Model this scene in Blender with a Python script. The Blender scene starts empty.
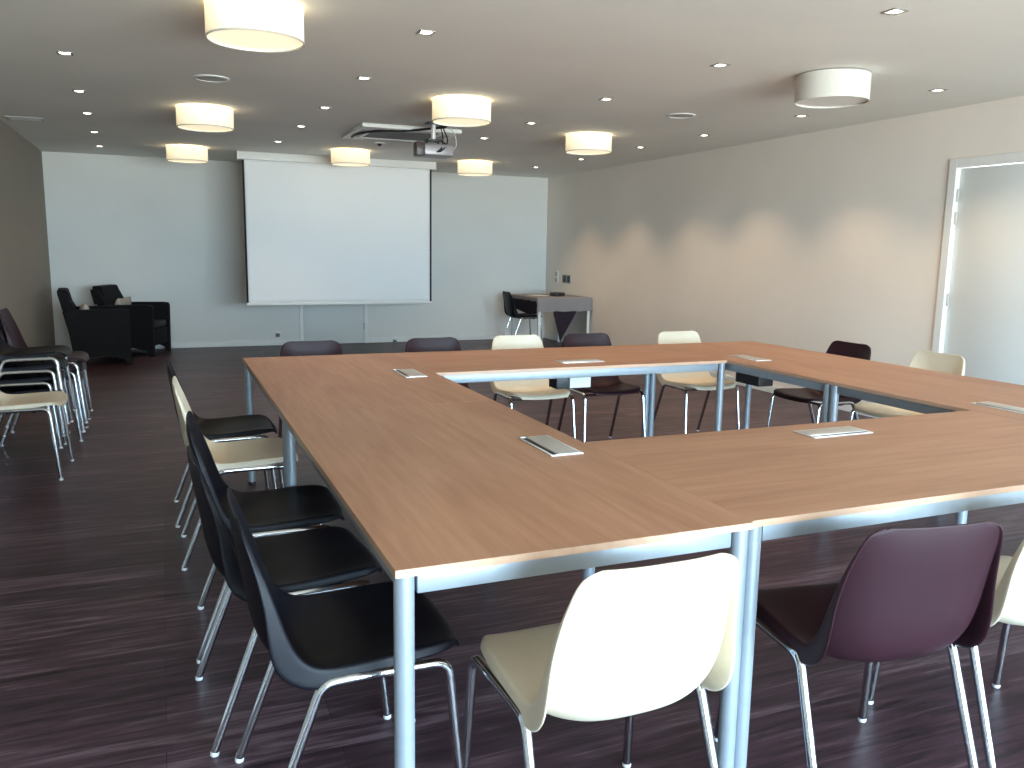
import bpy, bmesh, math, random
from mathutils import Vector, Matrix
random.seed(4)
S = bpy.context.scene
C = S.collection
PI = math.pi

# ------------------------------------------------------------------ dimensions (metres)
XL, XR, YB, YF, H = -1.724, 5.199, 10.532, -4.6, 2.496
W, G, D = 0.8808, 1.8363, 3.4324      # table width, length of the cross tables, full depth
TT = 0.74                             # table height
L2 = D / 2

# ------------------------------------------------------------------ materials
def M(name, col, rough=.5, metal=0., spec=.5, emit=None, es=0., coat=0.):
    m = bpy.data.materials.new(name); m.use_nodes = True
    b = m.node_tree.nodes['Principled BSDF']
    b.inputs['Base Color'].default_value = (*col, 1)
    b.inputs['Roughness'].default_value = rough
    b.inputs['Metallic'].default_value = metal
    b.inputs['Specular IOR Level'].default_value = spec
    b.inputs['Coat Weight'].default_value = coat
    if emit:
        b.inputs['Emission Color'].default_value = (*emit, 1)
        b.inputs['Emission Strength'].default_value = es
    return m

def nd(m, t, **kw):
    n = m.node_tree.nodes.new(t)
    for k, v in kw.items():
        setattr(n, k, v)
    return n

def noisy(m, col, amount=.12, scale=(6, 6, 6), bump=0., nscale=4, detail=4):
    """mottle the base colour with object-space noise, optional bump"""
    nt = m.node_tree; b = nt.nodes['Principled BSDF']
    tc = nd(m, 'ShaderNodeTexCoord'); mp = nd(m, 'ShaderNodeMapping'); mp.inputs['Scale'].default_value = scale
    nz = nd(m, 'ShaderNodeTexNoise'); nz.inputs['Scale'].default_value = nscale; nz.inputs['Detail'].default_value = detail
    rp = nd(m, 'ShaderNodeValToRGB')
    a = [max(0, c * (1 - amount)) for c in col]; c2 = [min(1, c * (1 + amount)) for c in col]
    rp.color_ramp.elements[0].position = .3; rp.color_ramp.elements[1].position = .7
    rp.color_ramp.elements[0].color = (*a, 1); rp.color_ramp.elements[1].color = (*c2, 1)
    nt.links.new(tc.outputs['Object'], mp.inputs['Vector']); nt.links.new(mp.outputs['Vector'], nz.inputs['Vector'])
    nt.links.new(nz.outputs['Fac'], rp.inputs['Fac']); nt.links.new(rp.outputs['Color'], b.inputs['Base Color'])
    if bump:
        bp = nd(m, 'ShaderNodeBump'); bp.inputs['Strength'].default_value = bump; bp.inputs['Distance'].default_value = .004
        nt.links.new(nz.outputs['Fac'], bp.inputs['Height']); nt.links.new(bp.outputs['Normal'], b.inputs['Normal'])
    return m

def paint(name, col, rough=.75, amount=.03):
    return noisy(M(name, col, rough, spec=.25), col, amount, (1, 1, 1), .02, 1.2, 6)

def wood(name, ca, cb, rough=.42):
    m = M(name, ca, rough, spec=.4); nt = m.node_tree; b = nt.nodes['Principled BSDF']
    tc = nd(m, 'ShaderNodeTexCoord')
    mp = nd(m, 'ShaderNodeMapping'); mp.inputs['Scale'].default_value = (1.1, 16, 16)
    n1 = nd(m, 'ShaderNodeTexNoise'); n1.inputs['Scale'].default_value = 2.2; n1.inputs['Detail'].default_value = 7; n1.inputs['Roughness'].default_value = .6; n1.inputs['Distortion'].default_value = .35
    mp2 = nd(m, 'ShaderNodeMapping'); mp2.inputs['Scale'].default_value = (.7, 3.2, 3)
    n2 = nd(m, 'ShaderNodeTexNoise'); n2.inputs['Scale'].default_value = 1.6; n2.inputs['Detail'].default_value = 3; n2.inputs['Distortion'].default_value = .8
    mx = nd(m, 'ShaderNodeMath', operation='ADD')
    ml = nd(m, 'ShaderNodeMath', operation='MULTIPLY'); ml.inputs[1].default_value = .5
    rp = nd(m, 'ShaderNodeValToRGB')
    rp.color_ramp.elements[0].position = .36; rp.color_ramp.elements[0].color = (*ca, 1)
    rp.color_ramp.elements[1].position = .64; rp.color_ramp.elements[1].color = (*cb, 1)
    k = nt.links.new
    k(tc.outputs['Object'], mp.inputs[0]); k(tc.outputs['Object'], mp2.inputs[0])
    k(mp.outputs[0], n1.inputs['Vector']); k(mp2.outputs[0], n2.inputs['Vector'])
    k(n1.outputs['Fac'], mx.inputs[0]); k(n2.outputs['Fac'], mx.inputs[1]); k(mx.outputs[0], ml.inputs[0])
    k(ml.outputs[0], rp.inputs['Fac']); k(rp.outputs['Color'], b.inputs['Base Color'])
    return m

def plank_floor(name):
    m = M(name, (.04, .03, .03), .40, spec=.30); nt = m.node_tree; b = nt.nodes['Principled BSDF']; k = nt.links.new
    tc = nd(m, 'ShaderNodeTexCoord')
    br = nd(m, 'ShaderNodeTexBrick'); br.offset = .37; br.offset_frequency = 2; br.squash = 1
    br.inputs['Color1'].default_value = (.25, .25, .25, 1); br.inputs['Color2'].default_value = (.75, .75, .75, 1); br.inputs['Mortar'].default_value = (.0, .0, .0, 1)
    br.inputs['Scale'].default_value = 1; br.inputs['Mortar Size'].default_value = .0015; br.inputs['Mortar Smooth'].default_value = .3
    br.inputs['Brick Width'].default_value = 1.22; br.inputs['Row Height'].default_value = .15; br.inputs['Bias'].default_value = 0
    k(tc.outputs['Object'], br.inputs['Vector'])
    mp = nd(m, 'ShaderNodeMapping'); mp.inputs['Scale'].default_value = (1.3, 20, 1)
    n1 = nd(m, 'ShaderNodeTexNoise'); n1.inputs['Scale'].default_value = 2.0; n1.inputs['Detail'].default_value = 8; n1.inputs['Roughness'].default_value = .65; n1.inputs['Distortion'].default_value = .5
    k(tc.outputs['Object'], mp.inputs[0]); k(mp.outputs[0], n1.inputs['Vector'])
    a = nd(m, 'ShaderNodeMath', operation='MULTIPLY'); a.inputs[1].default_value = .28
    k(br.outputs['Color'], a.inputs[0])
    s = nd(m, 'ShaderNodeMath', operation='ADD'); k(a.outputs[0], s.inputs[0]); k(n1.outputs['Fac'], s.inputs[1])
    rp = nd(m, 'ShaderNodeValToRGB'); e = rp.color_ramp.elements
    e[0].position = .42; e[0].color = (.012, .007, .010, 1); e[1].position = .90; e[1].color = (.20, .135, .155, 1)
    x = e.new(.66); x.color = (.062, .032, .043, 1)
    k(s.outputs[0], rp.inputs['Fac']); k(rp.outputs['Color'], b.inputs['Base Color'])
    bp = nd(m, 'ShaderNodeBump'); bp.inputs['Strength'].default_value = .12; bp.inputs['Distance'].default_value = .002
    k(s.outputs[0], bp.inputs['Height']); k(bp.outputs['Normal'], b.inputs['Normal'])
    return m

def weave(name, col, col2, scale=70, rough=.6):
    m = M(name, col, rough, spec=.3); nt = m.node_tree; b = nt.nodes['Principled BSDF']; k = nt.links.new
    tc = nd(m, 'ShaderNodeTexCoord')
    ck = nd(m, 'ShaderNodeTexChecker'); ck.inputs['Scale'].default_value = scale
    ck.inputs['Color1'].default_value = (*col, 1); ck.inputs['Color2'].default_value = (*col2, 1)
    k(tc.outputs['Object'], ck.inputs['Vector']); k(ck.outputs['Color'], b.inputs['Base Color'])
    bp = nd(m, 'ShaderNodeBump'); bp.inputs['Strength'].default_value = .3; bp.inputs['Distance'].default_value = .003
    k(ck.outputs['Fac'], bp.inputs['Height']); k(bp.outputs['Normal'], b.inputs['Normal'])
    return m

def shade_mat(name, col, es, e_top):
    """fabric drum shade lit from within: brighter towards its top edge"""
    m = M(name, (.80, .76, .66), .85, spec=.1, emit=col, es=es); nt = m.node_tree; b = nt.nodes['Principled BSDF']; k = nt.links.new
    tc = nd(m, 'ShaderNodeTexCoord'); sp = nd(m, 'ShaderNodeSeparateXYZ'); k(tc.outputs['Object'], sp.inputs[0])
    mr = nd(m, 'ShaderNodeMapRange'); mr.inputs['From Min'].default_value = -.165; mr.inputs['From Max'].default_value = 0
    mr.inputs['To Min'].default_value = es; mr.inputs['To Max'].default_value = e_top
    k(sp.outputs['Z'], mr.inputs['Value'])
    mp = nd(m, 'ShaderNodeMapping'); mp.inputs['Scale'].default_value = (30, 30, 3)
    nz = nd(m, 'ShaderNodeTexNoise'); nz.inputs['Scale'].default_value = 3
    k(tc.outputs['Object'], mp.inputs[0]); k(mp.outputs[0], nz.inputs['Vector'])
    ml = nd(m, 'ShaderNodeMath', operation='MULTIPLY_ADD'); ml.inputs[1].default_value = .35; ml.inputs[2].default_value = .82
    k(nz.outputs['Fac'], ml.inputs[0])
    m2 = nd(m, 'ShaderNodeMath', operation='MULTIPLY'); k(mr.outputs[0], m2.inputs[0]); k(ml.outputs[0], m2.inputs[1])
    k(m2.outputs[0], b.inputs['Emission Strength'])
    return m

MT = {}
MT['floor'] = plank_floor('dark_plank_vinyl')
MT['ceiling'] = paint('ceiling_paint', (.80, .79, .735))
MT['wall_right'] = paint('right_wall_paint', (.84, .775, .70))
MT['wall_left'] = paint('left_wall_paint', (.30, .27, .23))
MT['wall_back'] = paint('back_wall_paint', (.78, .78, .75))
MT['white'] = M('white_lacquer', (.80, .80, .77), .4)
noisy(MT['white'], (.80, .80, .77), .02)
MT['door'] = paint('door_paint', (.76, .78, .76), .8, .02)
MT['wood'] = wood('beech_laminate', (.335, .160, .090), (.46, .248, .150))
MT['edge'] = wood('beech_edge_band', (.50, .31, .21), (.60, .40, .28), .35)
MT['silver'] = noisy(M('silver_powder_coat', (.32, .37, .42), .42, .35), (.32, .37, .42), .03)
MT['chrome'] = noisy(M('chrome_tube', (.66, .69, .73), .14, 1.), (.66, .69, .73), .02)
MT['alu'] = noisy(M('brushed_aluminium', (.60, .58, .55), .38, .6), (.60, .58, .55), .05, (1, 30, 1))
MT['alu_light'] = noisy(M('polished_aluminium', (.85, .85, .84), .3, .4), (.85, .85, .84), .03)
MT['cream'] = noisy(M('cream_plastic', (.70, .62, .48), .38, spec=.45), (.70, .62, .48), .02)
MT['brown'] = noisy(M('aubergine_plastic', (.027, .0095, .0145), .45, spec=.22), (.027, .0095, .0145), .04)
MT['black'] = noisy(M('black_plastic', (.006, .006, .010), .45, spec=.2), (.006, .006, .010), .04)
MT['foot'] = noisy(M('clear_foot_cap', (.62, .62, .63), .4), (.62, .62, .63), .03)
MT['darkrubber'] = noisy(M('dark_rubber', (.02, .02, .022), .6), (.02, .02, .022), .05)
MT['wicker'] = weave('dark_woven_resin', (.005, .004, .005), (.003, .002, .003), 70, .8)
MT['pillow'] = noisy(M('beige_cotton', (.50, .43, .37), .9, spec=.1), (.50, .43, .37), .06, (20, 20, 20), .1)
MT['screen'] = paint('screen_fabric', (.93, .94, .94), .85, .012)
MT['screen_black'] = noisy(M('screen_border', (.008, .008, .01), .8), (.008, .008, .01), .05)
MT['shade'] = shade_mat('lit_drum_fabric', (1., .80, .47), .52, 1.15)
MT['shade_off'] = noisy(M('white_drum_fabric', (.64, .63, .58), .85, spec=.1), (.64, .63, .58), .03, (30, 30, 3))
MT['diff'] = M('lit_diffuser', (.9, .86, .76), .6, emit=(1., .85, .56), es=.78); noisy(MT['diff'], (.9, .86, .76), .02)
MT['diff_off'] = noisy(M('acrylic_diffuser', (.85, .84, .80), .5), (.85, .84, .80), .02)
MT['led'] = M('downlight_glow', (1, .95, .85), .4, emit=(1., .90, .72), es=9); noisy(MT['led'], (1, .95, .85), .01)
MT['nickel'] = noisy(M('brushed_nickel', (.40, .39, .37), .35, .9), (.40, .39, .37), .05)
MT['grey_plastic'] = noisy(M('grey_plastic', (.42, .42, .40), .5), (.42, .42, .40), .04)
MT['grille'] = weave('filter_grille', (.20, .19, .18), (.10, .10, .095), 60)
MT['proj_body'] = noisy(M('projector_shell', (.20, .185, .19), .35, .2), (.30, .28, .29), .08)
MT['proj_dark'] = noisy(M('projector_dark', (.055, .035, .032), .4), (.055, .035, .032), .08)
MT['lens'] = noisy(M('lens_glass', (.02, .02, .03), .05, spec=.9), (.02, .02, .03), .02)
MT['cable'] = noisy(M('black_cable', (.012, .012, .013), .5), (.012, .012, .013), .05)
MT['cable_white'] = noisy(M('white_cable', (.6, .6, .58), .5), (.6, .6, .58), .05)
MT['cloth'] = weave('grey_table_linen', (.29, .27, .27), (.25, .235, .24), 240, .9)
MT['cloth_dark'] = weave('dark_aubergine_linen', (.030, .018, .028), (.024, .015, .024), 240, .9)
MT['paper'] = noisy(M('paper', (.75, .76, .74), .8), (.75, .76, .74), .03)
MT['socket_dark'] = noisy(M('socket_dark', (.03, .03, .032), .4), (.03, .03, .032), .05)
MT['frame_grey'] = noisy(M('window_frame', (.25, .26, .27), .4, .3), (.25, .26, .27), .03)
g = bpy.data.materials.new('window_glass'); g.use_nodes = True
nt = g.node_tree; nt.nodes.clear()
o_ = nt.nodes.new('ShaderNodeOutputMaterial'); mx_ = nt.nodes.new('ShaderNodeMixShader'); tr_ = nt.nodes.new('ShaderNodeBsdfTransparent'); gl_ = nt.nodes.new('ShaderNodeBsdfGlossy')
gl_.inputs['Roughness'].default_value = .02; tr_.inputs['Color'].default_value = (.95, .98, .97, 1); mx_.inputs[0].default_value = .06
nt.links.new(tr_.outputs[0], mx_.inputs[1]); nt.links.new(gl_.outputs[0], mx_.inputs[2]); nt.links.new(mx_.outputs[0], o_.inputs[0])
MT['glass'] = g

# ------------------------------------------------------------------ mesh helpers
class MB:
    def __init__(s): s.bm = bmesh.new()
    def box(s, x0, x1, y0, y1, z0, z1, bev=0., seg=2, mat=None, mi=0):
        r = bmesh.ops.create_cube(s.bm, size=1.0); vs = r['verts']
        for v in vs:
            v.co = Vector(((x0 + x1) / 2 + v.co.x * (x1 - x0), (y0 + y1) / 2 + v.co.y * (y1 - y0), (z0 + z1) / 2 + v.co.z * (z1 - z0)))
        es = list({e for v in vs for e in v.link_edges}); fs = list({f for v in vs for f in v.link_faces})
        for f in fs: f.material_index = mi
        if bev:
            r2 = bmesh.ops.bevel(s.bm, geom=es, offset=bev, segments=seg, profile=.5, affect='EDGES')
            vs = list({v for f in r2['faces'] for v in f.verts} | {v for v in vs if v.is_valid})
            for f in {f for v in vs for f in v.link_faces}: f.material_index = mi
        if mat is not None: bmesh.ops.transform(s.bm, matrix=mat, verts=[v for v in vs if v.is_valid])
        return s
    def tube(s, pts, r, n=12, cap=True):
        pts = [Vector(p) for p in pts]; rings = []
        t0 = (pts[1] - pts[0]).normalized(); up = Vector((0, 0, 1)) if abs(t0.z) < .9 else Vector((1, 0, 0))
        nx = t0.cross(up).normalized()
        for i, p in enumerate(pts):
            t = ((pts[min(i + 1, len(pts) - 1)] - p).normalized() + (p - pts[max(i - 1, 0)]).normalized())
            t = t.normalized(); nx = (nx - t * nx.dot(t)).normalized(); ny = t.cross(nx)
            rr = r[i] if isinstance(r, (list, tuple)) else r
            rings.append([s.bm.verts.new(p + (nx * math.cos(2 * PI * k / n) + ny * math.sin(2 * PI * k / n)) * rr) for k in range(n)])
        for a, b in zip(rings, rings[1:]):
            for k in range(n):
                s.bm.faces.new((a[k], a[(k + 1) % n], b[(k + 1) % n], b[k]))
        if cap:
            s.bm.faces.new(rings[0][::-1]); s.bm.faces.new(rings[-1])
        return s
    def lathe(s, prof, n=48, c=(0, 0, 0), close=False):
        """prof: (r, z) list"""
        rings = []
        for r, z in prof:
            if r < 1e-6: rings.append([s.bm.verts.new((c[0], c[1], c[2] + z))])
            else: rings.append([s.bm.verts.new((c[0] + r * math.cos(2 * PI * k / n), c[1] + r * math.sin(2 * PI * k / n), c[2] + z)) for k in range(n)])
        pairs = list(zip(rings, rings[1:]))
        if close: pairs.append((rings[-1], rings[0]))
        for a, b in pairs:
            for k in range(n):
                q = [a[k % len(a)], a[(k + 1) % n % len(a)], b[(k + 1) % n % len(b)], b[k % len(b)]]
                u = []
                for v in q:
                    if v not in u: u.append(v)
                if len(u) > 2: s.bm.faces.new(u)
        return s
    def prism(s, poly, axis, a, b, mi=0):
        """extrude a 2-D polygon; axis 'y': poly is (x,z); 'x': (y,z); 'z': (x,y)"""
        f = {'y': lambda p, t: (p[0], t, p[1]), 'x': lambda p, t: (t, p[0], p[1]), 'z': lambda p, t: (p[0], p[1], t)}[axis]
        A = [s.bm.verts.new(f(p, a)) for p in poly]; B = [s.bm.verts.new(f(p, b)) for p in poly]; n = len(poly)
        fs = [s.bm.faces.new(A), s.bm.faces.new(B[::-1])]
        for k in range(n): fs.append(s.bm.faces.new((A[k], B[k], B[(k + 1) % n], A[(k + 1) % n])))
        for x in fs: x.material_index = mi
        return s
    def grid(s, rows, closed=False):
        V = [[s.bm.verts.new(p) for p in r] for r in rows]
        for a, b in zip(V, V[1:]):
            for k in range(len(a) - 1): s.bm.faces.new((a[k], a[k + 1], b[k + 1], b[k]))
        return s
    def mesh(s, name, mats, smooth=True, angle=35):
        bmesh.ops.recalc_face_normals(s.bm, faces=s.bm.faces)
        me = bpy.data.meshes.new(name)
        if smooth:
            for f in s.bm.faces: f.smooth = True
            for e in s.bm.edges:
                if len(e.link_faces) == 2 and e.calc_face_angle(0) > math.radians(angle): e.smooth = False
        s.bm.to_mesh(me); s.bm.free()
        for m in (mats if isinstance(mats, (list, tuple)) else [mats]): me.materials.append(m)
        return me

def put(name, data, parent=None):
    o = bpy.data.objects.new(name, data); C.objects.link(o)
    if parent: o.parent = parent
    return o
def obj(name, mb, mat, parent=None, smooth=True, angle=35):
    return put(name, mb.mesh(name, mat, smooth, angle), parent)
def tag(o, label, cat, group=None):
    o['label'] = label; o['category'] = cat
    if group: o['group'] = group
    return o
def thing(name, label, cat, loc=(0, 0, 0), rz=0., group=None):
    o = put(name, None); o.location = loc; o.rotation_euler = (0, 0, rz); o.empty_display_size = .1
    return tag(o, label, cat, group)
def struct(name, mb, mat, parent=None, smooth=False):
    o = obj(name, mb, mat, parent, smooth)
    if parent is None: o['kind'] = 'structure'
    return o
def dup(root, loc, rz, label=None, group=None):
    r = root.copy(); C.objects.link(r); r.location = loc; r.rotation_euler = (0, 0, rz)
    if label: r['label'] = label
    if group: r['group'] = group
    for ch in list(root.children):
        c = ch.copy(); C.objects.link(c); c.parent = r
        for gch in list(ch.children):
            d = gch.copy(); C.objects.link(d); d.parent = c
    return r
def arc_path(pts, rad, n=6):
    """polyline with rounded inner corners"""
    pts = [Vector(p) for p in pts]; out = [pts[0]]
    for a, b, c in zip(pts, pts[1:], pts[2:]):
        d1 = (a - b); d2 = (c - b); r = min(rad, d1.length * .49, d2.length * .49)
        p1 = b + d1.normalized() * r; p2 = b + d2.normalized() * r
        for k in range(n + 1):
            t = k / n
            out.append((1 - t) ** 2 * p1 + 2 * t * (1 - t) * b + t * t * p2)
    return out + [pts[-1]]
def baked(o):
    dg = bpy.context.evaluated_depsgraph_get()
    me = bpy.data.meshes.new_from_object(o.evaluated_get(dg)); o.modifiers.clear(); o.data = me

# ------------------------------------------------------------------ room shell
struct('floor', MB().box(XL - .15, XR + .15, YF - .15, YB + .15, -.1, 0), MT['floor'])
struct('ceiling', MB().box(XL - .15, XR + .15, YF - .15, YB + .15, H, H + .1), MT['ceiling'])
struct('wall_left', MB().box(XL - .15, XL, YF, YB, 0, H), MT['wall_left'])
struct('wall_back', MB().box(XL - .15, XR + .15, YB, YB + .15, 0, H), MT['wall_back'])
# right wall with a doorway
DY0, DY1, DH = 2.14, 3.15, 2.045
m = MB(); m.box(XR, XR + .15, YF, DY0 - .02, 0, H); m.box(XR, XR + .15, DY1 + .02, YB, 0, H); m.box(XR, XR + .15, DY0 - .02, DY1 + .02, DH + .02, H)
struct('wall_right', m, MT['wall_right'])
# wall behind the camera with three tall window bays
bays = [(-.35, 1.35), (1.60, 3.20), (3.45, 5.0)]
m = MB(); xs = [XL] + [v for b in bays for v in b] + [XR]
for k in range(0, len(xs), 2): m.box(xs[k], xs[k + 1], YF - .15, YF, 0, H)
for a, b in bays:
    m.box(a, b, YF - .15, YF, 2.2, H)
struct('wall_front', m, MT['wall_back'])
for i, (a, b) in enumerate(bays):
    m = MB(); f = .05
    m.box(a, a + f, YF - .1, YF - .04, 0, 2.2); m.box(b - f, b, YF - .1, YF - .04, 0, 2.2); m.box((a + b) / 2 - f / 2, (a + b) / 2 + f / 2, YF - .1, YF - .04, f, 2.2 - f)
    m.box(a + f, b - f, YF - .1, YF - .04, 0, f); m.box(a + f, b - f, YF - .1, YF - .04, 2.2 - f, 2.2)
    w = struct('window_%d' % (i + 1), m, MT['frame_grey'])
    for x0, x1 in ((a + f, (a + b) / 2 - f / 2), ((a + b) / 2 + f / 2, b - f)):
        obj('pane', MB().box(x0, x1, YF - .073, YF - .067, f, 2.2 - f), MT['glass'], w, False)
# baseboards
BD0, BD1 = 1.36, 2.33    # outer edges of the door in the back wall
m = MB(); m.box(XL, BD0, YB - .014, YB, 0, .075, .004); m.box(BD1, XR, YB - .014, YB, 0, .075, .004); struct('baseboard_back', m, MT['white'])
struct('baseboard_left', MB().box(XL, XL + .014, YF, YB - .014, 0, .075, .004), MT['white'])
m = MB(); m.box(XR - .014, XR, YF, DY0 - .07, 0, .075, .004); m.box(XR - .014, XR, DY1 + .07, YB - .014, 0, .075, .004); struct('baseboard_right', m, MT['white'])

# door in the right wall
m = MB(); t = .068
m.box(XR - .018, XR + .10, DY1, DY1 + t, 0, DH + t, .004); m.box(XR - .018, XR + .10, DY0 - t, DY0, 0, DH + t, .004); m.box(XR - .018, XR + .10, DY0, DY1, DH, DH + t, .004)
d1 = struct('door_1', m, MT['white'])
d1['label'] = 'white door frame in right wall'
obj('leaf', MB().box(XR + .026, XR + .066, DY0 + .002, DY1 - .002, .006, DH - .004, .002), MT['door'], d1)
for z in (1.84, 1.67, 1.05, .25):
    mm = MB().tube([(XR + .014, DY1 - .008, z - .05), (XR + .014, DY1 - .008, z + .05)], .008, 10)
    mm.box(XR + .002, XR + .016, DY1 - .003, DY1 + .0, z - .045, z + .045)
    obj('hinge', mm, MT['alu'], d1)
mm = MB().tube(arc_path([(XR + .012, DY0 + .07, 1.02), (XR - .045, DY0 + .07, 1.02), (XR - .045, DY0 + .19, 1.02)], .02), .010)
mm.lathe([(0, 0), (.026, 0), (.026, .01)], 20)
hd = obj('handle', MB().tube(arc_path([(XR + .012, DY0 + .07, 1.02), (XR - .045, DY0 + .07, 1.02), (XR - .045, DY0 + .19, 1.02)], .02), .010), MT['nickel'], d1)
mm.bm.free()
# door in the back wall, behind the screen
m = MB(); t = .05
m.box(BD0, BD0 + t, YB - .025, YB + .0, 0, 2.1, .003); m.box(BD1 - t, BD1, YB - .025, YB, 0, 2.1, .003); m.box(BD0 + t, BD1 - t, YB - .025, YB, 2.05, 2.1, .003)
d2 = struct('door_2', m, MT['white'])
obj('leaf', MB().box(BD0 + t + .004, BD1 - t - .004, YB - .016, YB - .001, .008, 2.046, .002), MT['door'], d2)
obj('hinge', MB().tube([(BD1 - t, YB - .024, .2), (BD1 - t, YB - .024, .3)], .007, 8), MT['nickel'], d2)
obj('handle', MB().tube(arc_path([(BD0 + .11, YB - .016, 1.02), (BD0 + .11, YB - .06, 1.02), (BD0 + .22, YB - .06, 1.02)], .02), .009), MT['nickel'], d2)

# ------------------------------------------------------------------ tables
def table(loc, rz, ln, wd, label, hatch, hatch_side, box=False):
    """local x is the length; origin on the floor at the centre"""
    t = thing('conference_table', label, 'table', loc, rz, 'conference tables joined in a square')
    a, b = ln / 2 - .0006, wd / 2 - .0006
    m = MB().box(-a, a, -b, b, TT - .017, TT)
    for f in m.bm.faces: f.material_index = 0 if abs(f.normal.z) > .9 else 1
    bmesh.ops.recalc_face_normals(m.bm, faces=m.bm.faces)
    for f in m.bm.faces: f.material_index = 0 if abs(f.normal.z) > .9 else 1
    obj('tabletop', m, [MT['wood'], MT['edge']], t, False)
    r = .0215
    for sx in (-1, 1):
        for sy in (-1, 1):
            x, y = sx * (a - r - .002), sy * (b - r - .002)
            lg = obj('leg', MB().lathe([(0, .012), (r, .012), (r, TT - .0175), (0, TT - .0175)], 24, (x, y, 0)), MT['silver'], t)
            obj('foot', MB().lathe([(0, 0), (r * .95, 0), (r * .95, .0125), (0, .0125)], 20, (x, y, 0)), MT['darkrubber'], lg)
    z0, z1 = TT - .063, TT - .0175
    for sy in (-1, 1):
        y = sy * (b - .030)
        obj('apron_rail', MB().box(-a + .05, a - .05, y - .0125, y + .0125, z0, z1, .003), MT['silver'], t)
    for sx in (-1, 1):
        x = sx * (a - .030)
        obj('apron_rail', MB().box(x - .0125, x + .0125, -b + .05, b - .05, z0, z1, .003), MT['silver'], t)
    # cable hatch flush in the top: aluminium surround, lid and brush slot along one long edge
    hx, hy = hatch; s = hatch_side; w2, d2_ = .135, .056
    m = MB(); z = TT + .0002
    m.box(hx - w2, hx + w2, hy - d2_, hy - d2_ + .008, z, z + .004, .001); m.box(hx - w2, hx + w2, hy + d2_ - .008, hy + d2_, z, z + .004, .001)
    m.box(hx - w2, hx - w2 + .006, hy - d2_ + .008, hy + d2_ - .008, z, z + .004, .001); m.box(hx + w2 - .006, hx + w2, hy - d2_ + .008, hy + d2_ - .008, z, z + .004, .001)
    h = obj('cable_hatch', m, MT['alu_light'], t)
    ya, yb_ = (hy - d2_ + .026, hy + d2_ - .009) if s < 0 else (hy - d2_ + .009, hy + d2_ - .026)
    obj('hatch_lid', MB().box(hx - w2 + .007, hx + w2 - .007, ya, yb_, z, z + .005, .0015), MT['alu'], h)
    ya, yb_ = (hy - d2_ + .009, hy - d2_ + .025) if s < 0 else (hy + d2_ - .025, hy + d2_ - .009)
    obj('brush_slot', MB().box(hx - w2 + .007, hx + w2 - .007, ya, yb_, z, z + .0015), MT['darkrubber'], h)
    if box:
        pb = obj('power_box', MB().box(hx - .17, hx + .05, hy - .05, hy + .06, TT - .15, TT - .0175, .004), MT['socket_dark'], t)
        obj('socket_panel', MB().box(hx - .09, hx + .045, hy - .058, hy - .05, TT - .145, TT - .085, .002), MT['paper'], pb)
    return t

table((W / 2, L2 / 2, 0), PI / 2, L2, W, 'wooden table at the near left corner of the square, end towards camera', (.878 - L2 / 2, -(.750 - W / 2)), 1)
table((W / 2, L2 * 1.5, 0), PI / 2, L2, W, 'wooden table at the far left corner of the square', (2.573 - L2 * 1.5, -(.748 - W / 2)), 1)
table((W + G / 2, W / 2 + .010, 0), 0, G, W, 'wooden table forming the near side of the square', (1.818 - W - G / 2, .725 - W / 2), -1)
table((W + G / 2, D - W / 2, 0), 0, G, W, 'wooden table forming the far side of the square', (1.825 - W - G / 2, 2.755 - D + W / 2), -1, True)
table((W + G + W / 2, L2 * 1.5, 0), PI / 2, L2, W, 'wooden table at the far right corner of the square', (2.60 - L2 * 1.5, -(2.92 - W - G - W / 2)), -1, True)
table((W + G + W / 2, L2 / 2, 0), PI / 2, L2, W, 'wooden table at the near right of the square, cut by photo edge', (.872 - L2 / 2, -(2.91 - W - G - W / 2)), 1)

# ------------------------------------------------------------------ shell chairs
def catmull(P, n):
    out = []; m = len(P) - 1
    for i in range(n + 1):
        t = i / n * m; k = min(int(t), m - 1); f = t - k
        p0 = P[max(k - 1, 0)]; p1 = P[k]; p2 = P[k + 1]; p3 = P[min(k + 2, m)]
        out.append([.5 * (2 * b + (c - a) * f + (2 * a - 5 * b + 4 * c - d) * f * f + (3 * b - a - 3 * c + d) * f ** 3) for a, b, c, d in zip(p0, p1, p2, p3)])
    return out
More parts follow.
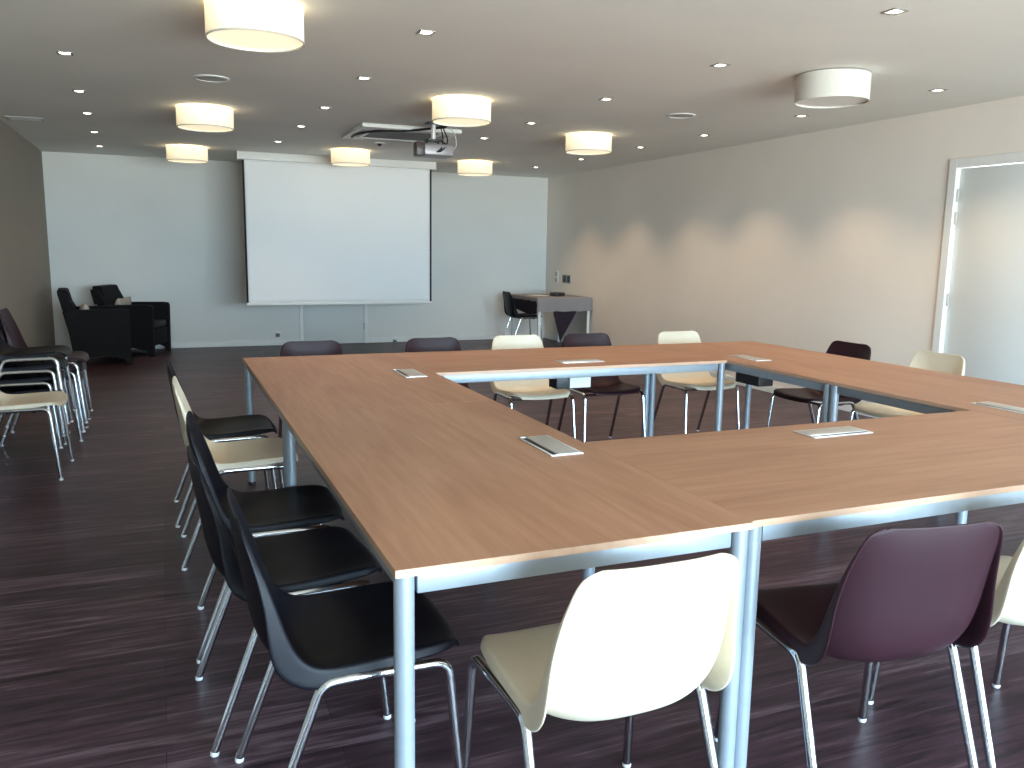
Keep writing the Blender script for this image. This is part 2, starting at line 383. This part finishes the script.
#        y      z      halfw  flange dish     (rim of the shell, front lip -> top of the back)
PROF = [(.224, .424, .150, .002, .004), (.221, .442, .168, .010, .008), (.203, .457, .188, .017, .012), (.165, .463, .202, .022, .015), (.085, .461, .208, .027, .018),
        (-.010, .456, .211, .032, .022), (-.080, .455, .212, .040, .036), (-.130, .464, .213, .058, .058), (-.165, .497, .214, .064, .070), (-.188, .545, .212, .050, .064),
        (-.210, .610, .206, .032, .052), (-.232, .672, .197, .020, .040), (-.252, .722, .187, .012, .028), (-.266, .758, .176, .007, .018), (-.274, .779, .160, .004, .011), (-.279, .791, .128, .002, .006)]
def shell_mesh(name, mat):
    P = catmull(PROF, 44); rows = []
    for i, (y, z, w, fl, di) in enumerate(P):
        a = P[max(i - 1, 0)]; b = P[min(i + 1, len(P) - 1)]
        ty, tz = b[0] - a[0], b[1] - a[1]; l = math.hypot(ty, tz); ty /= l; tz /= l
        ny, nz = tz, -ty                     # towards the sitter
        if i < 3: ny, nz = .25, .97
        r = []
        for f in (1., .66, .33):
            r.append((-(w + .009 * f), -fl * f))
        nu = 20
        for k in range(nu + 1):
            u = -1 + 2 * k / nu; u2 = math.copysign(abs(u) ** .9, u)
            r.append((w * u2, -di * (1 - abs(u2) ** 3.0)))
        for f in (.33, .66, 1.): r.append((w + .009 * f, -fl * f))
        cv = .022 * max(0., min(1., (y - .08) / .12)) if i < 14 else 0.
        rows.append([(x, y + ny * o + cv * (1 - min(1., (x / .2) ** 2)) - cv * .6, z + nz * o) for x, o in r])
    m = MB().grid(rows)
    me = m.mesh(name, mat, True, 180)
    o = put('tmp_shell', me)
    s = o.modifiers.new('s', 'SOLIDIFY'); s.thickness = .0065; s.offset = -1 if True else 1
    b = o.modifiers.new('b', 'SUBSURF'); b.levels = 1; b.render_levels = 1
    baked(o); me = o.data; me.name = name; bpy.data.objects.remove(o)
    for p in me.polygons: p.use_smooth = True
    return me
SHELL = {k: shell_mesh('shell_' + k, MT[k]) for k in ('cream', 'brown', 'black')}
RT = .0117
def leg_pts(sx, rear):
    if rear: return arc_path([(sx * .222, -.276, .012), (sx * .214, -.122, .418), (sx * .214, -.060, .420)], .05, 8)
    return arc_path([(sx * .236, .207, .012), (sx * .222, .168, .423), (sx * .219, .095, .423)], .05, 8)
LEG = {(sx, r): MB().tube(leg_pts(sx, r), RT, 12).mesh('leg', MT['chrome']) for sx in (-1, 1) for r in (True, False)}
CAP = {(sx, r): MB().lathe([(0, 0), (.0108, 0), (.0120, .003), (.0118, .010), (.010, .013), (0, .013)], 16, tuple(Vector((leg_pts(sx, r)[0][0], leg_pts(sx, r)[0][1], 0)))).mesh('foot_cap', MT['foot']) for sx in (-1, 1) for r in (True, False)}
RAIL = {sx: MB().tube([(sx * .214, -.061, .420), (sx * .219, .096, .423)], RT, 12).mesh('side_rail', MT['chrome']) for sx in (-1, 1)}
BRACE = {y: MB().tube(arc_path([(-.215, y, .420), (-.185, y, .402), (.185, y, .402), (.215, y, .420)], .02, 4), .008, 10).mesh('cross_brace', MT['chrome']) for y in (-.05, .085)}
def make_chair(kind, label, group):
    t = thing('shell_chair', label, 'chair', group=group)
    put('seat_shell', SHELL[kind], t)
    for sx in (-1, 1):
        put('side_rail', RAIL[sx], t)
        for r in (True, False):
            lg = put('leg', LEG[(sx, r)], t); put('foot_cap', CAP[(sx, r)], lg)
    for y in (-.05, .085): put('cross_brace', BRACE[y], t)
    return t
PROTO = {}
def chair(kind, x, y, deg, label, group, z=0.):
    if kind not in PROTO:
        t = PROTO[kind] = make_chair(kind, label, group)
        t.location = (x, y, z); t.rotation_euler = (0, 0, math.radians(deg)); return t
    return dup(PROTO[kind], (x, y, z), math.radians(deg), label, group)

gl = 'chairs along the left side of the tables'
chair('black', .006, .412, -90, 'black shell chair at left of tables, nearest the camera', gl)
chair('black', -.066, .922, -87, 'second black shell chair from the camera along left of tables', gl)
chair('black', -.060, 1.455, -92.5, 'third black shell chair from the camera along left of tables', gl)
chair('cream', -.095, 2.34, -91, 'cream shell chair among the dark ones along left of tables', gl)
chair('black', -.115, 2.945, -90, 'black shell chair at left of tables beyond the cream one', gl)
gn = 'chairs along the near side of the tables'
chair('cream', .462, .028, 0, 'cream shell chair seen from behind, centre foreground beside table leg', gn)
chair('brown', 1.205, .005, -9, 'aubergine brown shell chair seen from behind in the right foreground', gn)
chair('cream', 1.770, .0, -9, 'cream shell chair in the foreground cut off by right photo edge', gn)
gf = 'chairs along the far side of the tables'
chair('brown', .445, 3.50, 180, 'dark shell chair at far side of tables, leftmost of that row', gf)
chair('brown', 1.250, 3.50, 181, 'dark shell chair at far side below right edge of the screen', gf)
chair('cream', 1.865, 3.52, 180, 'cream shell chair at far side left of a dark one', gf)
chair('brown', 2.408, 3.52, 179, 'dark shell chair at far side in front of the corner table', gf)
chair('cream', 3.190, 3.50, 181, 'cream shell chair at far side, rightmost of that row', gf)
gr = 'chairs along the right side of the tables'
chair('brown', 3.640, 2.79, 90, 'dark shell chair at right side of tables', gr)
chair('cream', 3.745, 2.165, 90, 'cream shell chair at right side of tables by the door', gr)
gs = 'chairs stacked along the left wall'
chair('cream', -1.208, 4.085, -92, 'cream shell chair by left wall in front of the stacks', gs)
names = ['lowest', 'second lowest', 'second highest', 'topmost']
for k in range(4):
    chair('black', -1.287 + .024 * k, 4.585, -90, 'black shell chair, %s in the stack of four by left wall' % names[k], gs, .078 * k)
for k in range(3):
    chair('brown', -1.195 + .020 * k, 5.13, -90, 'dark brown shell chair, %s of the stack of three by left wall' % ['lowest', 'middle', 'topmost'][k], gs, .064 * k)
# chair at the table in the far corner
chair('black', 4.44, 9.62, -93, 'black shell chair standing at the grey cloth corner table', None)

# ------------------------------------------------------------------ table with cloths in the far right corner
ct = thing('side_table', 'small white legged table under two cloths in far right corner', 'table', (4.768, 9.44, 0), math.radians(0))
a, b = .412, .50
obj('tabletop', MB().box(-a, a, -b, b, .705, .73, .002), MT['white'], ct)
for sx in (-1, 1):
    for sy in (-1, 1):
        obj('leg', MB().box(sx * (a - .03) - .018, sx * (a - .03) + .018, sy * (b - .03) - .018, sy * (b - .03) + .018, 0, .705, .003), MT['white'], ct)
def drape(x0, x1, y0, y1, z, drops, name, mat, label):
    """cloth over a table: top plus overhang with soft waves"""
    rows = []; n = 64
    per = []
    for k in range(n): per.append((x0 + (x1 - x0) * k / n, y0, 0, -1))
    for k in range(n): per.append((x1, y0 + (y1 - y0) * k / n, 1, 0))
    for k in range(n): per.append((x1 - (x1 - x0) * k / n, y1, 0, 1))
    for k in range(n): per.append((x0, y1 - (y1 - y0) * k / n, -1, 0))
    per.append(per[0])
    cx, cy = (x0 + x1) / 2, (y0 + y1) / 2
    for s in (0., .5, 1.): rows.append([(cx + (x - cx) * s, cy + (y - cy) * s, z) for x, y, _, _ in per])
    for j in range(1, 6):
        f = j / 5; r = []
        for i, (x, y, ox, oy) in enumerate(per):
            w = .006 * f * math.sin(i * .55) + .004 + .006 * f
            drop = drops[0] if ox < 0 else drops[1]
            r.append((x + ox * w, y + oy * w, z - drop * f + .004 * f * math.sin(i * .35)))
        rows.append(r)
    m = MB().grid(rows); bmesh.ops.remove_doubles(m.bm, verts=m.bm.verts, dist=.0005)
    o = obj(name, m, mat, None, True, 60)
    return tag(o, label, 'tablecloth')
tc_ = drape(-a - .008, a + .008, -b - .008, b + .008, .7345, (.05, .19), 'tablecloth', MT['cloth'], 'grey tablecloth laid over the small table in far corner')
tc_.location = (4.768, 9.44, 0); tc_.rotation_euler = (0, 0, math.radians(0))
# darker cloth laid diagonally below it: its corners hang as triangles
m = MB(); e = .0035; zt = .7325
m.bm.faces.new([m.bm.verts.new(p) for p in ((-a - e, -b - e, zt), (a + e, -b - e, zt), (a + e, b + e, zt), (-a - e, b + e, zt))])
def tri(p, q, ap, ox, oy):
    n = 10; rows = []
    for j in range(n + 1):
        f = j / n
        A = Vector(p).lerp(Vector(ap), f); B = Vector(q).lerp(Vector(ap), f)
        rows.append([tuple(A.lerp(B, k / 8) + Vector((ox, oy, 0)) * (.004 * math.sin(k * 1.4 + f * 3) * f)) for k in range(9)])
    m.grid(rows)
tri((-.24, -b - e, zt), (.30, -b - e, zt), (-.07, -b - .01, .12), 0, -1)
rows = []
for j in range(7): rows.append([(-a - e - .004 - .004 * math.sin(k * .9) * j / 6, -b + .02 + (2 * b - .04) * k / 16, zt - (.22 + .02 * math.sin(k * .35)) * j / 6) for k in range(17)])
m.grid(rows)
o = obj('undercloth', m, MT['cloth_dark'], None, True, 60); tag(o, 'dark aubergine cloth hanging in a triangle below the grey tablecloth', 'tablecloth')
o.location = (4.768, 9.44, 0); o.rotation_euler = (0, 0, math.radians(0))
# things on it
def on_table(o, x, y, z, rz=0):
    mtx = Matrix.Translation((4.768, 9.44, 0)) @ Matrix.Rotation(math.radians(0), 4, 'Z') @ Matrix.Translation((x, y, z)) @ Matrix.Rotation(rz, 4, 'Z')
    o.matrix_world = mtx
bg = thing('black_case', 'small flat black case lying on the grey tablecloth', 'case')
obj('body', MB().box(-.09, .09, -.07, .07, 0, .055, .012, 3), MT['socket_dark'], bg)
obj('lid_strap', MB().box(-.02, .02, -.0715, .0715, .018, .0565, .003), MT['cable'], bg)
on_table(bg, .06, -.12, .7352, .2)
pp = tag(obj('paper_sheet', MB().box(-.105, .105, -.148, .148, 0, .0015), MT['paper'], None, False), 'white paper sheet lying flat beside the black case', 'paper'); on_table(pp, -.14, .1, .7352, .5)

# ------------------------------------------------------------------ woven armchairs in the far left corner
def armchair(label, loc, deg):
    """local +y is the front"""
    t = thing('woven_armchair', label, 'armchair', loc, math.radians(deg), 'woven armchairs in the far corner')
    hw, yf, yr = .345, .26, -.34
    for sx in (-1, 1):
        x0, x1 = (hw - .085, hw) if sx > 0 else (-hw, -hw + .085)
        # arm panel in side view: straight front leg, arched lower edge, sloping top running into the back
        pr = [(yf, 0), (yf - .05, 0), (yf - .055, .07)]
        for k in range(1, 10):
            q = k / 10; pr.append((yf - .055 - q * .52, .07 + .035 * math.sin(q * PI)))
        pr += [(yr + .075, .07), (yr + .07, 0), (yr + .02, 0), (yr - .02, .35), (yr - .075, .62), (yr + .03, .635), (yf - .06, .64), (yf + .0, .63), (yf + .012, .60)]
        mm = MB().prism(pr, 'x', x0, x1)
        es = [e for e in mm.bm.edges if abs(e.verts[0].co.x - e.verts[1].co.x) < 1e-5]
        bmesh.ops.bevel(mm.bm, geom=es, offset=.012, segments=2, affect='EDGES')
        obj('armrest', mm, MT['wicker'], t, True, 40)
    bk = MB()
    pr = [(yr + .12, .30), (yr + .03, .30), (yr - .03, .45), (yr - .12, .84), (yr - .11, .86), (yr - .03, .86), (yr - .01, .845), (yr + .06, .55)]
    bk.prism(pr, 'x', -hw + .086, hw - .086)
    # flared upper wings of the back, wider at mid height than at the top
    for sx in (-1, 1):
        x0, x1 = (hw - .086, hw - .01) if sx > 0 else (-hw + .01, -hw + .086)
        bk.prism([(yr - .075, .64), (yr - .115, .82), (yr - .035, .82), (yr + .055, .64)], 'x', x0, x1)
    obj('backrest', bk, MT['wicker'], t, True, 30)
    obj('seat_base', MB().box(-hw + .086, hw - .086, yr + .04, yf - .01, .12, .33, .015), MT['wicker'], t)
    obj('seat_cushion', MB().box(-hw + .09, hw - .09, yr + .125, yf - .01, .331, .43, .03, 3), MT['black'], t)
    return t
armchair('dark woven armchair nearer the left wall, back leaning left', (-1.07, 9.32, 0), -86)
armchair('dark woven armchair against back wall, right of its twin', (-.70, 10.05, 0), -108)
def pillow(label, loc, rot, w=.36, h=.24):
    n = 14; rows = []
    m = MB()
    for side in (1, -1):
        rows = []
        for i in range(n + 1):
            u = -1 + 2 * i / n; r = []
            for j in range(n + 1):
                v = -1 + 2 * j / n
                th = .055 * ((1 - u ** 4) * (1 - v ** 4)) ** .6
                pin = 1 - .06 * (1 - abs(u) ** 2) * abs(v) ** 2
                r.append((u * w / 2 * (1 - .05 * (1 - v * v)), side * th, v * h / 2 * pin))
            rows.append(r)
        m.grid(rows)
    bmesh.ops.remove_doubles(m.bm, verts=m.bm.verts, dist=.001)
    o = obj('cushion', m, MT['pillow'], None, True, 180); o.location = loc; o.rotation_euler = rot
    return tag(o, label, 'cushion', 'beige cushions on the armchairs')
pillow('beige cushion leaning on back of armchair nearer left wall', (-1.285, 9.32, .545), (math.radians(-14), 0, math.radians(-84)), .40, .30)
pillow('beige cushion leaning on back of armchair against back wall', (-.90, 10.115, .575), (math.radians(-14), 0, math.radians(-108)), .44, .28)

# ------------------------------------------------------------------ projection screen
SY = 9.2
t = thing('projection_screen', 'large white pull-down projection screen hanging before back wall', 'projection screen', (1.72, SY, 2.44))
obj('housing', MB().box(-1.235, 1.225, -.045, .055, -.04, .056, .01, 3), MT['white'], t)
for sx in (-1.236, 1.226): obj('end_cap', MB().box(sx - .008, sx + .008, -.048, .058, -.043, .0555, .004), MT['white'], t)
fz0 = -1.765
m = MB(); rows = []
for i in range(31):
    z = -.035 + (fz0 + .035) * i / 30
    rows.append([(-1.185 + 2.36 * k / 40, -.012 + .006 * math.sin(k * .45 + .6) * (i / 30), z) for k in range(41)])
m.grid(rows)
ob = obj('fabric', m, MT['screen'], t, True, 180); sm = ob.modifiers.new('s', 'SOLIDIFY'); sm.thickness = .002
for x0, x1 in ((-1.187, -1.165), (1.155, 1.177)): obj('side_border', MB().box(x0, x1, -.022, -.003, fz0 + .01, -.035), MT['screen_black'], t)
obj('bottom_bar', MB().box(-1.19, 1.185, -.026, .006, fz0 - .022, fz0 + .012, .006, 3), MT['white'], t)

# ------------------------------------------------------------------ ceiling lamps
LAMPH = .165
def drum(x, y, lit, label, proto=[{}]):
    key = 'on' if lit else 'off'
    p = proto[0]
    if key in p:
        t = dup(p[key], (x, y, H), 0, label)
    else:
        t = thing('drum_ceiling_lamp', label, 'ceiling lamp', (x, y, H), 0, 'drum lamps on the ceiling')
        R = .223
        obj('shade', MB().lathe([(R, -.006), (R, -LAMPH), (R - .004, -LAMPH), (R - .004, -.006)], 64, close=True), MT['shade' if lit else 'shade_off'], t)
        obj('diffuser', MB().lathe([(0, -LAMPH + .010), (R - .005, -LAMPH + .010), (R - .005, -LAMPH + .014), (0, -LAMPH + .014)], 64), MT['diff' if lit else 'diff_off'], t)
        obj('ceiling_plate', MB().lathe([(0, 0), (.06, 0), (.06, -.03), (0, -.03)], 24), MT['white'], t)
        obj('trim_ring', MB().lathe([(R + .001, -LAMPH - .001), (R + .001, -LAMPH + .007), (R - .006, -LAMPH + .007), (R - .006, -LAMPH - .001)], 64, close=True), MT['shade_off'], t)
        p[key] = t
    if lit:
        for z, pw in ((-.06, 7),):
            l = bpy.data.lights.new('bulb', 'POINT'); l.energy = 5.0; l.color = (1, .70, .36); l.shadow_soft_size = .04
            put('bulb', l, t).location = (0, 0, z)
    return t
drum(.055, 2.75, True, 'lit drum ceiling lamp at the top left, nearest the camera')
drum(-.02, 6.03, True, 'lit drum ceiling lamp, middle of the three at left')
drum(-.08, 9.05, True, 'lit drum ceiling lamp, farthest of the three at left')
drum(1.755, 4.69, True, 'lit drum ceiling lamp hanging just in front of the projector')
drum(1.68, 8.42, True, 'lit drum ceiling lamp overlapping the screen housing')
drum(3.38, 8.85, True, 'lit drum ceiling lamp to the right of the screen')
drum(3.49, 5.92, True, 'lit drum ceiling lamp at right, between wall and projector')
drum(3.555, 2.75, False, 'unlit white drum ceiling lamp at upper right')

ordn = ['nearest', 'second', 'third', 'fourth', 'fifth', 'sixth']
cols = [('leftmost', [(-.88, 4.30), (-.915, 5.66), (-.945, 6.82), (-.98, 8.15), (-1.015, 9.5)]),
        ('second', [(.93, 2.88), (.90, 4.21), (.875, 5.53), (.858, 6.70), (.81, 8.0)]),
        ('third', [(2.785, 1.55), (2.754, 2.83), (2.70, 4.14), (2.683, 5.48), (2.668, 6.63)]),
        ('rightmost', [(4.514, 2.80), (4.46, 4.06), (4.45, 5.38), (4.41, 6.48), (4.40, 7.85), (4.33, 9.05)])]
dl0 = None
for cname, pts in cols:
    for i, (x, y) in enumerate(pts):
        lab = 'small lit recessed downlight, %s from camera in the %s ceiling row' % (ordn[i] if i else 'nearest', cname + (' from left' if cname in ('second', 'third') else ''))
        if i == 0: lab = 'small lit recessed downlight, nearest the camera in the %s ceiling row' % (cname + (' from left' if cname in ('second', 'third') else ''))
        if dl0 is None:
            dl0 = thing('downlight', lab, 'downlight', (x, y, H), 0, 'recessed ceiling downlights')
            # square nickel trim with a round glowing lamp
            m = MB(); q = .043
            m.box(-q, q, -q, -.030, -.005, 0, .001); m.box(-q, q, .030, q, -.005, 0, .001); m.box(-q, -.030, -.030, .030, -.005, 0, .001); m.box(.030, q, -.030, .030, -.005, 0, .001)
            obj('trim', m, MT['nickel'], dl0)
            obj('lamp', MB().lathe([(0, -.0075), (.018, -.0065), (.028, -.003), (.029, -.0005)], 24), MT['led'], dl0)
            t = dl0
        else:
            t = dup(dl0, (x, y, H), 0, lab)
for cname, pts in cols:
    for x, y in pts:
        l = bpy.data.lights.new('downlight_beam', 'SPOT'); l.energy = (12 if cname == 'leftmost' else 40 if cname == 'rightmost' else 30); l.color = (1, .72, .46); l.spot_size = math.radians(104); l.spot_blend = .75; l.shadow_soft_size = .025
        o = put('downlight_beam', l); o.location = (x, y, H - .02)

# ------------------------------------------------------------------ other ceiling equipment
t = thing('air_conditioner', 'square ceiling cassette air conditioner behind the projector', 'air conditioner', (1.80, 6.66, H))
m = MB(); q, q2 = .475, .31
m.box(-q, q, -q, -q2, -.035, 0, .006); m.box(-q, q, q2, q, -.035, 0, .006); m.box(-q, -q2, -q2, q2, -.035, 0, .006); m.box(q2, q, -q2, q2, -.035, 0, .006)
obj('panel_frame', m, MT['white'], t)
obj('intake_grille', MB().box(-q2, q2, -q2, q2, -.028, 0), MT['grille'], t)
for k in range(4):
    mt = Matrix.Rotation(k * PI / 2, 4, 'Z')
    obj('louvre', MB().box(-.27, .27, -.43, -.35, -.038, -.034, .001, 1, mt), MT['grey_plastic'], t)
for x, y, lab in ((-.035, 4.69, 'round flat ceiling loudspeaker grille in left half, behind largest lamp'), (3.60, 4.50, 'round flat ceiling loudspeaker grille in right half near unlit lamp')):
    t = thing('ceiling_speaker', lab, 'loudspeaker', (x, y, H), 0, 'ceiling loudspeakers')
    obj('rim', MB().lathe([(.115, 0), (.115, -.006), (.10, -.009), (.098, 0)], 40, close=True), MT['white'], t)
    obj('grille', MB().lathe([(0, -.008), (.05, -.0075), (.098, -.005)], 40), MT['grey_plastic'], t)
t = thing('air_vent', 'grey rectangular ceiling vent near left wall', 'vent', (-1.50, 7.45, H))
m = MB(); m.box(-.15, .15, -.10, -.08, -.008, 0); m.box(-.15, .15, .08, .10, -.008, 0); m.box(-.15, -.13, -.08, .08, -.008, 0); m.box(.13, .15, -.08, .08, -.008, 0)
obj('frame', m, MT['grey_plastic'], t, False)
m = MB()
for k in range(6): m.box(-.13, .13, -.07 + k * .026, -.056 + k * .026, -.006, -.001)
obj('slats', m, MT['grey_plastic'], t, False)
t = thing('motion_sensor', 'tiny white ceiling sensor between air conditioner and screen', 'sensor', (1.80, 7.49, H))
obj('base', MB().box(-.05, .05, -.04, .04, -.02, 0, .005), MT['white'], t)
obj('lens', MB().lathe([(0, -.045), (.018, -.040), (.027, -.02)], 20), MT['socket_dark'], t)

# projector on a ceiling pole
PX, PY, PZ = 1.90, 5.88, 2.245
t = thing('projector', 'grey video projector on a short ceiling pole with loose cables', 'projector', (PX, PY, 0))
obj('ceiling_bracket', MB().box(-.06, .06, -.06, .06, H - .02, H, .004), MT['socket_dark'], t)
obj('pole', MB().tube([(0, 0, H - .02), (0, 0, PZ + .10)], .022, 20), MT['alu_light'], t)
m = MB().box(-.07, .07, -.07, .07, PZ + .085, PZ + .10, .003)
for sx in (-1, 1):
    for sy in (-1, 1): m.tube([(sx * .05, sy * .05, PZ + .09), (sx * .10, sy * .08, PZ + .055)], .007, 8)
obj('mount_cradle', m, MT['socket_dark'], t)
bd = obj('body', MB().box(-.16, .16, -.12, .12, PZ - .05, PZ + .055, .018, 3), MT['proj_body'], t)
m = MB()
for k in range(6): m.box(.161, .164, -.09 + k * .03, -.072 + k * .03, PZ - .025, PZ + .03)
obj('vent_slots', m, MT['socket_dark'], bd, False)
m = MB(); m.box(-.195, -.11, -.125, -.02, PZ - .055, PZ + .065, .010)
obj('lamp_cover', m, MT['proj_dark'], t)
m = MB().lathe([(0, 0), (.034, 0), (.034, .03), (.040, .035), (.040, .045), (.030, .045), (.026, .03), (0, .03)], 28)
bmesh.ops.transform(m.bm, matrix=Matrix.Translation((.06, .12, PZ)) @ Matrix.Rotation(-PI / 2, 4, 'X'), verts=m.bm.verts)
obj('lens', m, MT['lens'], t)
m = MB()
for dx, sw in ((.055, .02), (.075, .05)):
    m.tube(arc_path([(dx, .02, H), (dx + .02, .0, PZ + .20), (dx + sw, -.06, PZ + .09), (dx - .02, -.13, PZ + .01), (dx - .06, -.135, PZ - .02)], .06, 6), .006, 8)
obj('cable', m, MT['cable'], t)
obj('cable', MB().tube(arc_path([(.14, .05, H), (.20, .0, H - .08), (.215, -.03, PZ + .06), (.15, -.08, PZ + .0)], .05, 6), .005, 8), MT['cable_white'], t)
o = obj('ceiling_cable', MB().tube(arc_path([(1.38, 6.90, H - .045), (1.36, 6.62, H - .05), (1.46, 6.36, H - .045), (1.75, 6.22, H - .042), (2.08, 6.00, H - .012), (1.99, 5.93, H - .008)], .12, 8), .011, 10), MT['cable'])
tag(o, 'black cable looping across the ceiling air conditioner to projector', 'cable')

# ------------------------------------------------------------------ wall fittings
t = thing('wall_socket', 'white socket with dark insert low on back wall', 'socket', (1.05, YB, .145))
obj('plate', MB().box(-.045, .045, -.012, 0, -.045, .045, .004), MT['white'], t)
obj('insert', MB().box(-.026, .030, -.0135, -.004, -.028, .026, .003), MT['socket_dark'], t)
t = thing('light_switch', 'narrow grey double switch on right wall above corner table', 'switch', (XR, 10.12, .985))
obj('plate', MB().box(-.010, 0, -.05, .05, -.09, .09, .003), MT['white'], t)
for z in (-.05, .045): obj('rocker', MB().box(-.013, -.008, -.033, .033, z - .03, z + .03, .002), MT['grey_plastic'], t)
t = thing('connection_panel', 'black double socket plate on right wall above corner table', 'socket', (XR, 9.77, .965))
obj('plate', MB().box(-.012, 0, -.14, .14, -.065, .065, .003), MT['grey_plastic'], t)
for y in (-.07, .065): obj('insert', MB().box(-.0145, -.010, y - .055, y + .055, -.05, .05, .002), MT['socket_dark'], t)
t = thing('door_stop', 'small round door stop on floor before the back wall', 'door stop', (2.72, YB - .10, 0))
obj('base', MB().lathe([(0, 0), (.022, 0), (.022, .025), (.018, .05), (0, .052)], 20), MT['nickel'], t)
obj('bumper', MB().lathe([(.0225, .015), (.027, .018), (.027, .034), (.0225, .037)], 20, close=True), MT['darkrubber'], t)

# ------------------------------------------------------------------ daylight through the windows behind the camera
w = bpy.data.worlds.new('sky'); S.world = w; w.use_nodes = True
nt = w.node_tree; bg = nt.nodes['Background']; k = nt.links.new
tc = nt.nodes.new('ShaderNodeTexCoord'); sp = nt.nodes.new('ShaderNodeSeparateXYZ'); rp = nt.nodes.new('ShaderNodeValToRGB')
mr = nt.nodes.new('ShaderNodeMapRange'); mr.inputs['From Min'].default_value = -1; mr.inputs['From Max'].default_value = 1
k(tc.outputs['Generated'], sp.inputs[0]); k(sp.outputs['Z'], mr.inputs['Value']); k(mr.outputs[0], rp.inputs['Fac'])
e = rp.color_ramp.elements
e[0].position = .46; e[0].color = (.66, .68, .68, 1)
e[1].position = 1.; e[1].color = (.42, .66, 1., 1)
x = e.new(.50); x.color = (.62, .82, 1., 1)
k(rp.outputs['Color'], bg.inputs['Color']); bg.inputs['Strength'].default_value = 46.0
for a, b in bays:
    l = bpy.data.lights.new('window_portal', 'AREA'); l.shape = 'RECTANGLE'; l.size = b - a; l.size_y = 2.2; l.cycles.is_portal = True
    o = put('window_portal', l); o.location = ((a + b) / 2, YF - .16, 1.1); o.rotation_euler = (PI / 2, 0, 0)

# ------------------------------------------------------------------ camera
cx, cy, cz, yaw, pit, rol, f = CAM = (-0.3985, -1.5406, 1.3736, 0.3960, 0.1591, 0.0159, 831.7)
F = Vector((math.sin(yaw) * math.cos(pit), math.cos(yaw) * math.cos(pit), -math.sin(pit)))
Rv = Vector((math.cos(yaw), -math.sin(yaw), 0)); U = Rv.cross(F)
c, s = math.cos(rol), math.sin(rol)
R2 = c * Rv + s * U; U2 = -s * Rv + c * U
cam = bpy.data.cameras.new('camera'); cam.sensor_width = 36; cam.lens = f / 1024 * 36; cam.clip_start = .05
co = put('camera', cam)
co.matrix_world = Matrix(((R2.x, U2.x, -F.x, cx), (R2.y, U2.y, -F.y, cy), (R2.z, U2.z, -F.z, cz), (0, 0, 0, 1)))
S.camera = co
S.view_settings.view_transform = 'Standard'
S.view_settings.look = 'None'
S.view_settings.exposure = 0.12
S.cycles.max_bounces = 8
S.cycles.diffuse_bounces = 5
S.cycles.sample_clamp_indirect = 6
